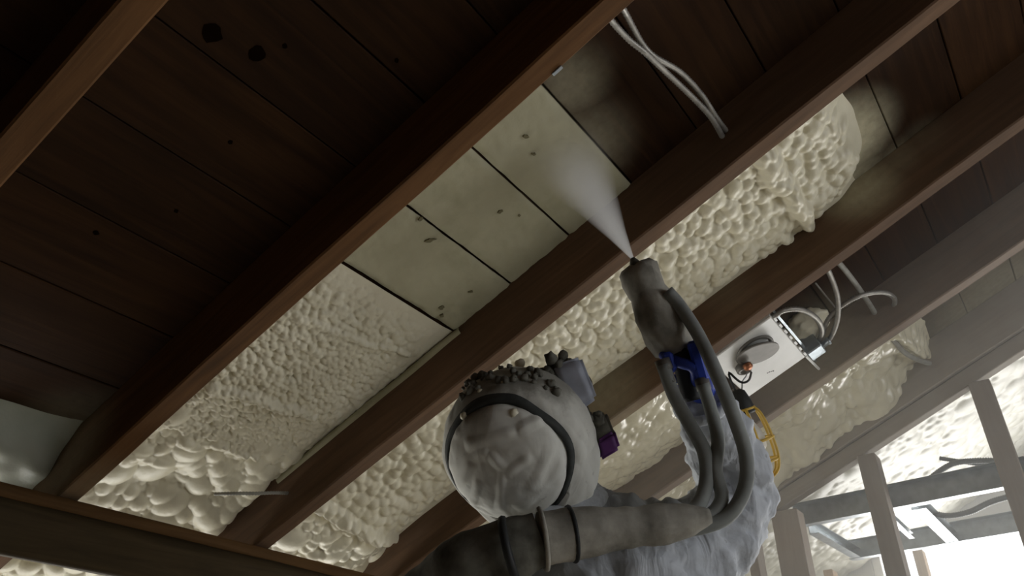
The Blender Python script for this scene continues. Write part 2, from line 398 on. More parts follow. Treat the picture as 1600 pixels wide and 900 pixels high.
# eave beam, under the rafter ends
a = sth(RP(140, 775, HB)); sb = a.x+.01
pb = R(sb, 0, HB)
bm_ = thing('eave_beam', 'dark rough timber beam crossing the bottom left under the rafter ends', 'beam', (0, pb.y, pb.z-.2))
edge = MB(); N = 90; vs = []
for i in range(N+1):
    x = XMIN+(3.26-XMIN)*i/N; w = .004*noise.noise((x*3, 1, 2)); w2 = .005*noise.noise((x*4.3, 7, 2))
    for y_, z_ in ((0, 0), (.05, 0), (.05, -.028), (-.012+w, -.032+w2), (-.012+w, -.004)): vs.append((x, pb.y+y_, pb.z-.012+z_))
edge.add(vs, [[i*5+k, i*5+(k+1) % 5, (i+1)*5+(k+1) % 5, (i+1)*5+k] for i in range(N) for k in range(5)]+[[0, 1, 2, 3, 4][::-1], [N*5+k for k in range(5)]])
def swapaxes_mat(o):   # grain along X: turn the object so that its local X is the room X
    return o
build('top_edge', edge, 'beam_edge', bm_, True, label='worn lighter upper edge')
body = MB(); vs = []
prof = [(0, -.043), (.055, -.043), (.055, -.158), (.01, -.163), (0, -.15), (.006, -.11), (-.002, -.075)]
n = len(prof)
for i in range(N+1):
    x = XMIN+(3.26-XMIN)*i/N
    for k, (y_, z_) in enumerate(prof): vs.append((x, pb.y+y_+.004*noise.noise((x*5, k*3, 0)), pb.z+z_+.004*noise.noise((x*4, k*3, 5))))
body.add(vs, [[i*n+k, i*n+(k+1) % n, (i+1)*n+(k+1) % n, (i+1)*n+k] for i in range(N) for k in range(n)]+[list(range(n))[::-1], [N*n+k for k in range(n)]])
build('timber', body, 'beam', bm_, True)

# ------------------------------------------------------------------ sprayed foam
def foam_sheet(name, bay_i, s0, s1, thick, blobs, m, label, step=.0055, t0=None, t1=None, mask=None, post=None, parent=None, kind=None, smooth=True, soft=1):
    a, b = bay(bay_i); a = a if t0 is None else t0; b = b if t1 is None else t1
    ns = int((s1-s0)/step)+1; nt = int((b-a)/step)+1
    S = np.linspace(s0, s1, ns); T = np.linspace(a, b, nt); SS, TT = np.meshgrid(S, T, indexing='ij')
    U = (TT-a)/(b-a)
    base = thick(SS, TT, U)
    cap = np.zeros_like(base)
    for (cnt, rlo, rhi, hf, asp, rot, sel) in blobs:
        sp_ = math.sqrt((s1-s0)*(b-a)/cnt); g1_ = np.arange(s0, s1, sp_); g2_ = np.arange(a, b, sp_)
        gs, gt = np.meshgrid(g1_, g2_, indexing='ij'); gt = gt+(np.arange(len(g1_)) % 2)[:, None]*sp_*.5
        cs = (gs+RNG.uniform(-.42, .42, gs.shape)*sp_).ravel(); ct = (gt+RNG.uniform(-.42, .42, gs.shape)*sp_).ravel(); cnt = len(cs); rr = RNG.uniform(rlo, rhi, cnt); ro = RNG.normal(rot, .35, cnt)
        for x, y, r, q in zip(cs, ct, rr, ro):
            k = sel(x, (y-a)/(b-a)) if sel else 1
            if k <= 0.02 or RNG.random() > k+.15: continue
            R_ = r*max(asp, 1)
            i0, i1 = np.searchsorted(S, (x-R_, x+R_)); j0, j1 = np.searchsorted(T, (y-R_, y+R_))
            if i0 >= i1 or j0 >= j1: continue
            ds = SS[i0:i1, j0:j1]-x; dt = TT[i0:i1, j0:j1]-y
            c_, s_ = math.cos(q), math.sin(q); u = (ds*c_+dt*s_)/(r*asp); w = (-ds*s_+dt*c_)/r
            d2 = u*u+w*w
            z = np.clip(1-d2, 0, 1)**(.5 if r < .016 else .75)*r*hf*min(k, 1)
            cap[i0:i1, j0:j1] = np.maximum(cap[i0:i1, j0:j1], z)
    H = base+cap
    # soften a little
    for _ in range(soft):
        Q = np.pad(H, 1, mode='edge'); H = (Q[1:-1, 1:-1]*4+Q[:-2, 1:-1]+Q[2:, 1:-1]+Q[1:-1, :-2]+Q[1:-1, 2:])/8
    if post is not None: H = post(SS, TT, U, H)
    ok = np.ones_like(H, bool) if mask is None else mask(SS, TT, U)
    H = np.where(ok, H, -.004)
    keep = H > -.003
    idx = np.arange(ns*nt).reshape(ns, nt)
    k4 = keep[:-1, :-1] | keep[1:, :-1] | keep[1:, 1:] | keep[:-1, 1:]
    fa = np.stack([idx[:-1, :-1], idx[1:, :-1], idx[1:, 1:], idx[:-1, 1:]], -1)[k4]
    V = np.stack([SS, TT, H], -1).reshape(-1, 3)
    used = np.zeros(ns*nt, bool); used[fa.ravel()] = True; remap = np.cumsum(used)-1
    V = V[used]; fa = remap[fa]
    me = bpy.data.meshes.new(name); me.from_pydata(V.tolist(), [], fa.tolist()); me.update(); me.materials.append(M[m])
    me.polygons.foreach_set('use_smooth', [True]*len(me.polygons))
    o = bpy.data.objects.new(name, me); COL.objects.link(o)
    if parent: o.parent = parent
    else: o.matrix_world = RM
    tag(o, label, None if parent else 'foam insulation', None if parent else 'sprayed foam between rafters', kind); return o
def npnoise(S, T, sc, seed=0):   # cheap smooth noise: sums of sines
    r = np.random.default_rng(seed); out = np.zeros_like(S)
    for _ in range(9):
        a = r.uniform(0, 6.28); f = sc*r.uniform(.6, 1.6); out += np.sin(f*(S*math.cos(a)+T*math.sin(a))+r.uniform(0, 6.28))
    return out/9**.5/1.2
sm = lambda x, a, b: np.clip((x-a)/(b-a), 0, 1)**2*(3-2*np.clip((x-a)/(b-a), 0, 1))
def ridge(SS, TT, p, q, r, h, taper=.4):
    p, q = np.array(p[:2]), np.array(q[:2]); d = q-p; L = (d*d).sum()
    k = np.clip(((SS-p[0])*d[0]+(TT-p[1])*d[1])/L, 0, 1)
    w = .004*npnoise(SS, TT, 30, 91)
    rr = r*(1-taper*k)*(1+.12*npnoise(SS, TT, 40, 92))
    dist = np.hypot(SS-p[0]-k*d[0]+w, TT-p[1]-k*d[1]+w); return np.clip(1-(dist/rr)**2, 0, 1)**.7*h*(1+.12*npnoise(SS, TT, 60, 93))

# bay between the two front rafters: thin skins on three boards, then fine foam, then big lumps at the eave
SB = .5015*D
a1, b1 = bay(1)
def th1(S, T, U):
    f = sm(S, SB, 1.0*D)
    e = .006+.022*f+.004*npnoise(S, T, 16, 1)*f
    lump = sm(S, .90*D, 1.10*D); e = e+lump*(.035+.022*npnoise(S, T, 13, 2))
    e = e+.010*np.clip(npnoise(S*3, T*.6, 22, 5)-.9, 0, 1)*sm(S, .55*D, .7*D)
    return e*sm(1-U, -.01, .10*np.ones_like(U)+.0)+.004
def post1(S, T, U, H):
    for (p, q, r, h) in (((330, 600), (490, 645), .022, .016), ((290, 680), (400, 705), .02, .008), ((470, 500), (640, 560), .016, .008)):
        H = H+ridge(S, T, sth(RP(*p, .03)), sth(RP(*q, .03)), r, h)
    return H
main1 = foam_sheet('spray_foam', 1, SB+.003, 2.45, th1,
    [(4300, .009, .0135, 1.5, 1.2, .9, lambda s, u: min(1, max(0, (s-SB)/.2))*(1-.8*max(0, (u-.7)/.3))*(1 if s < .95*D else .35)),
     (260, .014, .022, .6, 1.4, .9, lambda s, u: .45 if s > .70*D else 0),
     (330, .018, .038, .75, 1.3, .5, lambda s, u: .8 if s > .90*D else 0), (70, .04, .06, .6, 1.2, .5, lambda s, u: .8 if s > .98*D else 0)],
    'foam', 'cream foam in the bay under the mist, fine-textured, then lumpy near the beam', .0033, soft=0, post=post1)
seams = [.0635*D, .210*D, .3535*D, .5015*D]
for i in range(3):
    lo, hi = seams[i]+.0028, seams[i+1]-.0028
    o = foam_sheet('thin_coat', 1, lo, hi, lambda S, T, U: .0025+.0018*npnoise(S, T, 60, 11+i)+.001*npnoise(S, T, 200, 3)+.004*sm(S, lo, lo+.012)*sm(-S, -hi, -hi+.012), 
        [(500, .003, .006, .35, 1.6, .6, None)] if i == 2 else [(260, .002, .004, .3, 1.5, .6, None)], 'foam_thin', None, .006, parent=main1)
def stain_on(px, py, r, sx=1, parent=main1):
    p = sth(RP(px, py, .006)); o = build('stain', MB().disc((p.x, p.y, .0085), (0, 0, 1), r, 11, .0022, .45, sx), 'stain'); o.parent = parent
for a in ((820, 212, .009, .5), (834, 240, .007, .6), (780, 330, .007, .8), (672, 374, .012, .45), (657, 341, .006, .8), (810, 335, .004), (688, 480, .008, .7), (690, 492, .005), (735, 455, .006, .5)): stain_on(*a)
# film that climbed the rafter face, with a lip
lip = MB(); vs = []; N = 80
for i in range(N+1):
    s = SB-.02+(1.02*D-SB)*i/N; h = .034+.004*noise.noise((s*6, 0, 3)); o_ = .006+.002*noise.noise((s*9, 1, 3)); h0 = .012+.003*noise.noise((s*7, 9, 3))
    for t_, hh in ((b1+.0, h0), (b1-o_, h0), (b1-o_*1.1, h*.75), (b1-.001, h)): vs.append((s, t_, hh))
lip.add(vs, [[i*4+k, i*4+k+1, (i+1)*4+k+1, (i+1)*4+k] for i in range(N) for k in range(3)])
build('foam_lip', lip, 'foam_thin', smooth=True).parent = main1

# bay two-three: thick popcorn foam
e2 = sth(RP(1350, 215, .05)).x
a2, b2_ = bay(2)
def th2(S, T, U):
    f = sm(S-.07*sm(U, .6, 1)+.012*npnoise(S, T, 30, 23), e2-.03, e2+.07)
    side = 1-.55*sm(U, .72, 1.0)
    return (.062+.010*npnoise(S, T, 12, 21)+.012*sm(S, .6*D, 1.0*D)+.03*sm(S, .95*D, 1.15*D))*f*side-.002
c1, c2 = sth(RP(1188, 238, .07)), sth(RP(1291, 388, .07))
c3, c4 = sth(RP(1215, 372, .06)), sth(RP(1278, 396, .06))
def post2(S, T, U, H):
    H = H+ridge(S, T, c1, c2, .040, .030, .6)+ridge(S, T, c3, c4, .02, .018, .5)
    q1, q2 = sth(RP(500, 790, .09)), sth(RP(620, 850, .09))
    return H+ridge(S, T, q1, q2, .03, .03)
foam_sheet('spray_foam', 2, e2-.05, 2.45, th2,
    [(1350, .017, .025, .85, 1.15, .9, lambda s, u: 1 if s > e2+.06*u-.005 and u < .95 else 0), (260, .024, .032, .7, 1.2, .9, lambda s, u: 1 if s > e2+.06*u+.01 and u < .9 else 0),
     (60, .04, .07, .5, 1.2, .6, lambda s, u: 1 if s > 1.05*D else 0)],
    'foam', 'thick bubbly cream foam behind the gun, ending in a rounded front', .0042, post=post2)

# bay three-four: foam below the fixture only
e3 = sth(RP(1075, 640, .05)).x
def th3(S, T, U):
    return (.07+.010*npnoise(S, T, 12, 31)+.02*sm(S, .9*D, 1.2*D))*sm(S, e3-.06, e3+.05)*(1-.3*sm(U, .8, 1))-.002
foam_sheet('spray_foam', 3, e3-.07, 2.45, th3, [(1300, .016, .026, .75, 1.25, .9, lambda s, u: 1 if s > e3 else .1), (200, .03, .05, .45, 1.2, .9, lambda s, u: 1 if s > e3+.03 else 0)],
    'foam_gloss', 'glistening bubbly foam between the hood and the raised sleeve', .0058)
# bay four-five
e4 = sth(RP(1450, 545, .04)).x
def th4(S, T, U):
    return (.055+.014*npnoise(S, T, 14, 41))*sm(S+.05*npnoise(S, T, 10, 44), e4-.05, e4+.07)*(1-.25*sm(U, .8, 1))-.002
k1, k2 = sth(RP(1398, 522, .06)), sth(RP(1475, 570, .05))
def post4(S, T, U, H): return H+ridge(S, T, k1, k2, .024, .025)+.11*sm(U, .62, 1)*sm(S, e4+.03, e4+.35)*(1+.3*npnoise(S, T, 25, 46))
foam_sheet('spray_foam', 4, e4-.08, 2.45, th4, [(800, .014, .026, .95, 1.3, .9, lambda s, u: 1 if s > e4 else .1), (140, .03, .06, .4, 1.3, .9, lambda s, u: 1 if s > e4+.03 else 0)],
    'foam_gloss', 'shiny wet-looking foam in the bay right of the yellow lamp', .0065, post=post4)
# bay five-six and beyond the studs
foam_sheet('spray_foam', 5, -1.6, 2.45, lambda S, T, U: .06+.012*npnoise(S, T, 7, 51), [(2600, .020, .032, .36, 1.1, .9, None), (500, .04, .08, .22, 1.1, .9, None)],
    'foam_far_dimmed', 'shiny foam beyond the wooden stud wall, above the steel channels', .009, t1=XMAX-.02)
# left bay: a small patch near the beam, and the patch below the beam
e0 = sth(RP(30, 665, .05)).x; tb0 = sth(RP(100, 720, .04)).y
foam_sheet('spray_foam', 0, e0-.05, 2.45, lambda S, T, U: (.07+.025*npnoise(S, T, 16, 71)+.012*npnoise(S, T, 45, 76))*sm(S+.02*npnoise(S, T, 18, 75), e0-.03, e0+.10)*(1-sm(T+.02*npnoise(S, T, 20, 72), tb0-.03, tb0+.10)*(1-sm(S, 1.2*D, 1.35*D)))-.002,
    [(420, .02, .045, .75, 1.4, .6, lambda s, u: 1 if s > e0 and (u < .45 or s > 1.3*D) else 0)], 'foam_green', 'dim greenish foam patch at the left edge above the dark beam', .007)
a_, b_ = bay(-1) if False else (TR[0]+.001, TR[1]-TW-.001)
build_left = foam_sheet('spray_foam', 0, 1.25*D, 2.45, lambda S, T, U: .07+.014*npnoise(S, T, 14, 81), [(160, .025, .05, .5, 1.4, .6, None)], 'foam', 'foam showing below the dark beam in the bottom left corner', .008, t0=a_, t1=b_)

# ------------------------------------------------------------------ armoured cables
def cable(label, pts, r=.0065, m='cable', name='armoured_cable', group='armoured cables'):
    sp = spline(pts, .0042); rr = [r*(1.0+.15*(1 if i % 2 else -1)) for i in range(len(sp))]
    return build(name, MB().tube(sp, rr, 10), m, None, True, origin=sp[0], label=label, cat='cable', group=group)
cable('armoured cable on the upper side of the pair crossing the dark boards', [RP(968, 5, .09), RP(978, 22, .08), RP(1002, 66, .075), RP(1022, 88, .08), RP(1062, 112, .075), RP(1096, 148, .07), RP(1118, 182, .075), RP(1140, 212, .07), RP(1148, 222, .07)])
cable('armoured cable on the lower side of the pair crossing the dark boards', [RP(948, 22, .09), RP(960, 38, .085), RP(985, 64, .08), RP(1010, 84, .085), RP(1042, 114, .08), RP(1082, 152, .08), RP(1110, 182, .08), RP(1128, 212, .08), RP(1134, 224, .08)])
cable('pale cable running straight from the rafter across the dark bay', [RP(1308, 408, .09), RP(1322, 424, .09), RP(1345, 455, .085), RP(1366, 488, .08), RP(1376, 514, .07)], .008, 'cable_dusty')
cable('cable curving down from the rafter into the fixture connector', [RP(1288, 412, .10), RP(1298, 432, .10), RP(1308, 462, .11), RP(1309, 495, .115), RP(1299, 525, .11), RP(1280, 548, .09)], .008)
cable('ribbed cable making a wide loop right of the fixture', [RP(1284, 530, .08), RP(1292, 502, .09), RP(1312, 480, .10), RP(1345, 462, .11), RP(1380, 457, .11), RP(1398, 468, .10), RP(1390, 490, .09), RP(1372, 508, .07), RP(1366, 516, .05)], .0075)
cable('cable arching from the rafter to the fixture corner', [RP(1208, 496, .11), RP(1225, 485, .11), RP(1252, 484, .12), RP(1276, 498, .12), RP(1284, 518, .11), RP(1276, 540, .09)], .0085)
cable('thin wire lying behind the loops of cable', [RP(1274, 442, .02), RP(1290, 462, .02), RP(1308, 484, .02)], .003, 'cable_dusty')
cable('foam-dusted cable stub sticking out of the wet foam', [RP(1395, 530, .06), RP(1415, 552, .09), RP(1445, 566, .09), RP(1475, 570, .06)], .009, 'cable_dusty')
cable('thin cable stuck across the foam lumps near the beam', [RP(335, 772, .085), RP(370, 771, .105), RP(400, 771, .105), RP(430, 770, .10), RP(462, 771, .08)], .005, 'cable_dusty')
cable('dark cable curving above the upper steel channel', [XP(1440, 760, 3.62), XP(1470, 735, 3.62), XP(1500, 722, 3.62), XP(1560, 720, 3.62), XP(1605, 724, 3.6)], .012, 'cable_dark')
cable('dark cable running straight through the foam to the right studs', [XP(1468, 716, 3.66), XP(1520, 724, 3.66), XP(1560, 728, 3.66), XP(1610, 738, 3.64)], .009, 'cable_dark')
cable('dark cable sagging below the upper steel channel', [XP(1452, 800, 3.75), XP(1480, 806, 3.75), XP(1515, 800, 3.75), XP(1550, 784, 3.72), XP(1600, 770, 3.7)], .012, 'cable_dark')
# ------------------------------------------------------------------ recessed light fixture
HF = HB-.03
fc = [sth(RP(*q, HF)) for q in ((1119, 556), (1206, 496), (1259, 560), (1166, 621))]
fs0, fs1 = fc[1].x, (fc[0].x+fc[3].x)/2+.01; ft0, ft1 = max((fc[0].y+fc[1].y)/2, bay(3)[0]+.002), min((fc[2].y+fc[3].y)/2, bay(3)[1]-.01)
fx = thing('recessed_light', 'white square recessed light pan with a grey disc, fixed between two rafters', 'light fixture', R((fs0+fs1)/2, (ft0+ft1)/2, HF))
build('pan', MB().box((fs0, ft0, HF-.10), (fs1, ft1, HF), RM, .003), 'white_metal', fx)
for k in range(7):
    q = ft0+(ft1-ft0)*(k+.5)/7; build('tab', MB().box((fs0-.008, q-.012, HF-.004), (fs0-.001, q+.012, HF+.003), RM), 'white_metal', fx)
pc = sth(RP(1184, 553, HF+.02))
dk = build('cover_disc', MB().lathe([(.0, -.004), (.068, -.004), (.072, -.002), (.072, .002), (.068, .004), (0, .004)], R(pc.x, pc.y, HF+.018), nw+d1w*.22+d2w*.1, 30), 'grey_metal', fx, label='grey round cover disc')
build('rim', MB().torus(R(pc.x, pc.y, HF+.004), nw, .062, .006, 30, 8), 'grey_metal', fx)
ps = sth(RP(1166, 582, HF+.03))
build('socket', MB().lathe([(.012, -.03), (.024, -.028), (.026, 0), (.024, .012), (.015, .014), (.013, .004), (0, .004)], R(ps.x, ps.y, HF+.012), nw+d1w*.3, 18), 'grey_metal', fx, True)
build('lamp_contact', MB().lathe([(0, 0), (.016, 0), (.016, .012), (.008, .018), (0, .018)], R(*sth(RP(1169, 573, HF+.03)).xy, HF+.022), nw, 12), 'copper', fx, True)
mk = MB()
for k, (x, y) in enumerate(((1199, 583), (1202, 581.5), (1205, 580.5), (1208, 580))):
    q = sth(RP(x, y, HF)); mk.box((q.x-.0035, q.y-.0015-.002*(k % 2), HF), (q.x+.0015, q.y+.002, HF+.0006), RM)
build('maker_mark', mk, 'black', fx)
jb = sth(RP(1272, 546, HF-.03))
bxo = build('junction_box', MB().box((jb.x-.03, jb.y-.035, HF-.09), (jb.x+.03, jb.y+.03, HF-.01), RM, .004), 'steel', fx)
build('connector', MB().lathe([(.011, 0), (.011, .02), (.014, .021), (.014, .03), (.010, .03)], R(jb.x-.03, jb.y-.01, HF-.02), -d1w, 12), 'steel', bxo, True)
rod = MB().tube([RP(1259, 556, HF), RP(1287, 584, HF-.01)], .005, 6)
build('hanger_bar', rod, 'white_metal', fx)
rod2 = MB().box((fs0-.02, ft0-.03, HF-.05), (fs0-.012, bay(3)[1], HF-.035), RM)
build('hanger_bar', rod2, 'steel', fx)
# foam blobs sprayed round the pan
def foam_blob(px, py, h, r, sc, label, seed):
    build('foam_blob', MB().blob(RP(px, py, h), r, .22, 1.6, 4, sc, seed, RM.to_3x3()), 'foam', None, True, origin=RP(px, py, h), label=label, cat='foam blob')
foam_blob(1262, 508, .03, .075, (1, 1, .6), 'round beige foam blob under the cable arch at the fixture corner', 1)
foam_blob(1222, 600, .045, .10, (1.5, .55, .6), 'pale foam squeezed out along the lower edge of the fixture', 2)

# ------------------------------------------------------------------ yellow caged work lamp
lt, lb = P(1160, 634, 2.30), P(1202, 748, 2.26)
lax = (lb-lt).normalized(); L = (lb-lt).length
lp = thing('caged_work_lamp', 'yellow plastic caged work lamp hanging under the light fixture', 'work lamp', lb)
build('socket', MB().lathe([(.010, -.02), (.022, -.012), (.030, .02), (.034, .05), (.030, .056), (0, .056)], lt-lax*.03, lax, 16), 'black', lp, True)
cu = lax.orthogonal().normalized(); cv = lax.cross(cu)
cprof = [(.030, .01), (.044, .03), (.052, .07), (.054, .12), (.050, .16), (.036, .195), (.012, .212)]
for k in range(6):
    q = math.pi/3*k+.3; dr = cu*math.cos(q)+cv*math.sin(q)
    build('cage_bar', MB().tube(spline([lt+lax*z*L/.215+dr*r for r, z in cprof], .008), .0042, 8), 'yellow', lp, True)
for r, z in ((.031, .012), (.054, .105), (.047, .165)):
    build('cage_ring', MB().torus(lt+lax*z*L/.215, lax, r, .0042, 26, 8), 'yellow', lp, True)
build('cage_cap', MB().lathe([(.014, .205), (.014, .215), (.006, .220), (0, .220)], lt, lax, 12), 'yellow', lp, True)
build('bulb', MB().lathe([(.012, .02), (.014, .05), (.026, .08), (.031, .105), (.027, .13), (.012, .146), (0, .149)], lt, lax, 18), 'bulb', lp, True)
build('hook', MB().tube(spline([lt-lax*.03, P(1159, 610, 2.32), P(1160, 596, 2.34), P(1165, 589, 2.36), RP(1167, 584, HF+.03)], .01), .002, 6), 'steel', lp, True)
cd = spline([lt-lax*.045, P(1150, 612, 2.31), P(1141, 592, 2.31), P(1139, 582, 2.32), P(1150, 592, 2.31), P(1160, 598, 2.31), P(1170, 594, 2.33), RP(1174, 582, HF+.03)], .008)
build('cord', MB().tube(cd, .0035, 8), 'black', lp, True)

# ------------------------------------------------------------------ stud wall, steel channels
XS = TR[6]-TW/2
def stud(px, py, w, label, X=XS, m='stud', d=.09, name='wall_stud', group='wall studs', top=None):
    p = XP(px, py, X); zt = top if top else CAMH+(D-HB5)/math.cos(TH)-(p.y+w/2)*math.tan(TH)-.004
    return build(name, MB().box((X-d/2, p.y-w/2, 0), (X+d/2, p.y+w/2, zt), None, .003), m, None, origin=(X, p.y, 0), label=label, cat='stud', group=group).location
stud(1362, 735, .07, 'slim dusty wooden stud in the middle of the stud wall')
stud(1538, 620, .075, 'dusty wooden stud at the right edge, crossing both steel channels')
stud(1232, 815, .11, 'wide dusty wooden post beside the raised sleeve')
stud(1180, 860, .04, 'stud standing mostly behind the grey sleeve, left of the wide post')
stud(1290, 860, .045, 'pale new stud just right of the wide dusty post', 4.15, 'stud_new', .09, top=2.05)
stud(1432, 850, .05, 'pale stud in front of the bright window, left of the diagonal channel', 4.9, 'stud_new', .09, top=2.25)
stud(1455, 868, .06, 'pale stud under the lower steel channel before the window', 4.6, 'stud_new', .09, top=2.0)
stud(1340, 850, .06, 'pale stud behind the slim dusty stud, below the upper channel', 4.5, 'stud_new', .09, top=2.05)
def channel(p, q, w, h, label, up=Vector((0, 0, 1))):
    ax = (q-p).normalized(); sd = ax.cross(up).normalized(); u2 = sd.cross(ax); t_ = .003; mb = MB()
    mtx = Matrix.Identity(4)
    for i in range(3): mtx[i][0] = ax[i]; mtx[i][1] = sd[i]; mtx[i][2] = u2[i]; mtx[i][3] = p[i]
    Lc = (q-p).length
    mb.box((0, -t_, 0), (Lc, 0, h), mtx); mb.box((0, 0, 0), (Lc, w, t_), mtx); mb.box((0, 0, h-t_), (Lc, w, h), mtx)
    return build('steel_channel', mb, 'steel', None, origin=p, label=label, cat='steel channel', group='steel framing channels')
A = XP(1245, 826, 3.45); Bq = ZP(1640, 752, A.z)
Bq = A+(Bq-A)*((YMIN+.03-A.y)/(Bq.y-A.y))
channel(A, Bq, .04, .095, 'long upper steel channel crossing behind the dusty studs')
C1 = ZP(1332, 876, A.z); 
C2 = ZP(1640, 826, A.z)
C2 = C1+(C2-C1)*((YMIN+.03-C1.y)/(C2.y-C1.y))
channel(C1, C2, .04, .09, 'long lower steel channel nearer the bright window')
channel(ZP(1266, 835, A.z+.002), ZP(1338, 876, A.z+.002), .04, .05, 'short steel channel joining both long ones beside the wide post')
channel(ZP(1426, 797, A.z+.002), ZP(1490, 858, A.z+.002), .05, .05, 'bright short steel channel joining both long ones in the middle')
channel(ZP(1385, 808, A.z+.002), ZP(1422, 842, A.z+.002), .02, .025, 'thin short steel rail left of the bright short channel')

# ------------------------------------------------------------------ person
def skin_obj(name, nodes, edges, m, parent, root, sub=2, disp=None):
    names = list(nodes); idx = {k: i for i, k in enumerate(names)}; org = rootloc(parent)
    me = bpy.data.meshes.new(name); me.from_pydata([Vector(nodes[k][0])-org for k in names], [(idx[a], idx[b]) for a, b in edges], [])
    o = bpy.data.objects.new(name, me); COL.objects.link(o); o.parent = parent; me.materials.append(M[m])
    md = o.modifiers.new('skin', 'SKIN'); md.use_smooth_shade = True
    for i, k in enumerate(names):
        r = nodes[k][1]; sv = me.skin_vertices[0].data[i]; sv.radius = r if hasattr(r, '__len__') else (r, r); sv.use_root = (k == root)
    s_ = o.modifiers.new('subdivision', 'SUBSURF'); s_.levels = s_.render_levels = sub
    if disp:
        tx = bpy.data.textures.new(name+'_folds', 'CLOUDS'); tx.noise_scale = disp[1]; tx.noise_depth = 2
        dm = o.modifiers.new('folds', 'DISPLACE'); dm.texture = tx; dm.strength = disp[0]; dm.mid_level = .5; dm.texture_coords = 'LOCAL'
    return o
ZB = 1.42
nb = P(930, 880, ZB)                               # base of the neck
pel = Vector((nb.x+.03, nb.y-.02, .95))
sdir = (P(1100, 860, ZB+.03)-P(740, 900, ZB-.02)).normalized(); sdir.z = 0; sdir.normalize()   # towards the right shoulder
fwd = Vector((-sdir.y, sdir.x, 0))
if fwd.dot(AZ) < 0: fwd = -fwd
person = thing('person', 'worker in grey-white hooded coverall and respirator, back turned, raising a spray gun', 'person', (pel.x, pel.y, 0))
ls, rs = P(752, 905, ZB-.03), P(1082, 868, ZB+.02)
nodes = {'pelvis': (pel, (.17, .14)), 'waist': (pel+Vector((0, 0, .2)), (.165, .13)), 'chest': ((nb+pel)/2+Vector((0, 0, .16)), (.19, .15)),
         'neck': (nb+Vector((0, 0, -.03)), (.11, .10)), 'neck2': (P(862, 800, ZB), .075), 'head': (P(812, 700, ZB), .09),
         'ls': (ls+Vector((0,0,-.03)), .085), 'le': (ls+Vector((0, 0, -.27))-sdir*.06+fwd*.06, .065), 'lw': (ls+Vector((0, 0, -.33))+fwd*.28-sdir*.0, .045), 'lh': (ls+Vector((0, 0, -.31))+fwd*.34, .035),
         'rs': (rs, .105), 're0': (P(1135, 810, ZB+.06), .090), 're': (P(1153, 768, ZB+.12), .082), 'rm': (P(1128, 695, ZB+.09), .078), 'rw': (P(1102, 640, ZB+.04), .060), 'rw2': (P(1094, 622, ZB+.02), .044)}
edges = [('pelvis', 'waist'), ('waist', 'chest'), ('chest', 'neck'), ('neck', 'neck2'), ('neck2', 'head'), ('neck', 'ls'), ('ls', 'le'), ('le', 'lw'), ('lw', 'lh'), ('neck', 'rs'), ('rs', 're0'), ('re0', 're'), ('re', 'rm'), ('rm', 'rw'), ('rw', 'rw2')]
for sg, tg in ((-1, 'l'), (1, 'r')):
    hip = pel+sdir*.09*sg+Vector((0, 0, -.08))
    nodes[tg+'hip'] = (hip, .12); nodes[tg+'knee'] = (hip+Vector((0, 0, -.40))+sdir*.03*sg+fwd*.03, .085); nodes[tg+'ank'] = (Vector((hip.x, hip.y, .10))+sdir*.05*sg, .06)
    edges += [('pelvis', tg+'hip'), (tg+'hip', tg+'knee'), (tg+'knee', tg+'ank')]
skin_obj('coverall', nodes, edges, 'suit', person, 'pelvis', 4, (.04, .045))
for sg, tg in ((-1, 'l'), (1, 'r')):
    f0 = nodes[tg+'ank'][0]
    skin_obj('boot', {'a': (f0+Vector((0, 0, .10)), .06), 'b': (Vector((f0.x, f0.y, .05)), .048), 'c': (Vector((f0.x, f0.y, .045))+fwd*.12, .043), 'd': (Vector((f0.x, f0.y, .04))+fwd*.20, .036)}, [('a', 'b'), ('b', 'c'), ('c', 'd')], 'black', person, 'b')

# hood
HC = P(812, 692, ZB); HR = 118/F*ZB
rax = (AX*-.26+AY*.20-AZ*.94).normalized()          # axis of the headband ring, towards the viewer
ring_a = math.radians(54)
def on_hood(x, y):
    rr = ray(x, y); oc = CAM-HC; bq = rr.dot(oc)/rr.length_squared; dc = bq**2-(oc.length_squared-HR**2)/rr.length_squared
    return CAM+rr*(-bq-math.sqrt(max(dc, 0)))
CREASE = [(on_hood(*a), on_hood(*b), w, h) for a, b, w, h in (
    ((783, 795), (788, 720), .010, .007), ((786, 740), (832, 712), .009, .006), ((744, 790), (752, 748), .009, .006), ((730, 697), (812, 675), .012, .006), ((806, 677), (850, 652), .012, .006),
    ((700, 728), (765, 706), .012, .005), ((860, 690), (828, 765), .012, .005), ((882, 716), (806, 792), .012, .006), ((765, 706), (800, 745), .010, .004), ((720, 760), (742, 722), .010, .005), ((900, 690), (905, 780), .014, .006), ((880, 640), (915, 690), .014, .005), ((760, 612), (850, 606), .012, .005))]
bm = bmesh.new(); bmesh.ops.create_icosphere(bm, subdivisions=7, radius=1)
facev = (AZ*.55+AX*.62-AY*.45).normalized()         # where the face looks: away from the viewer, up to the right
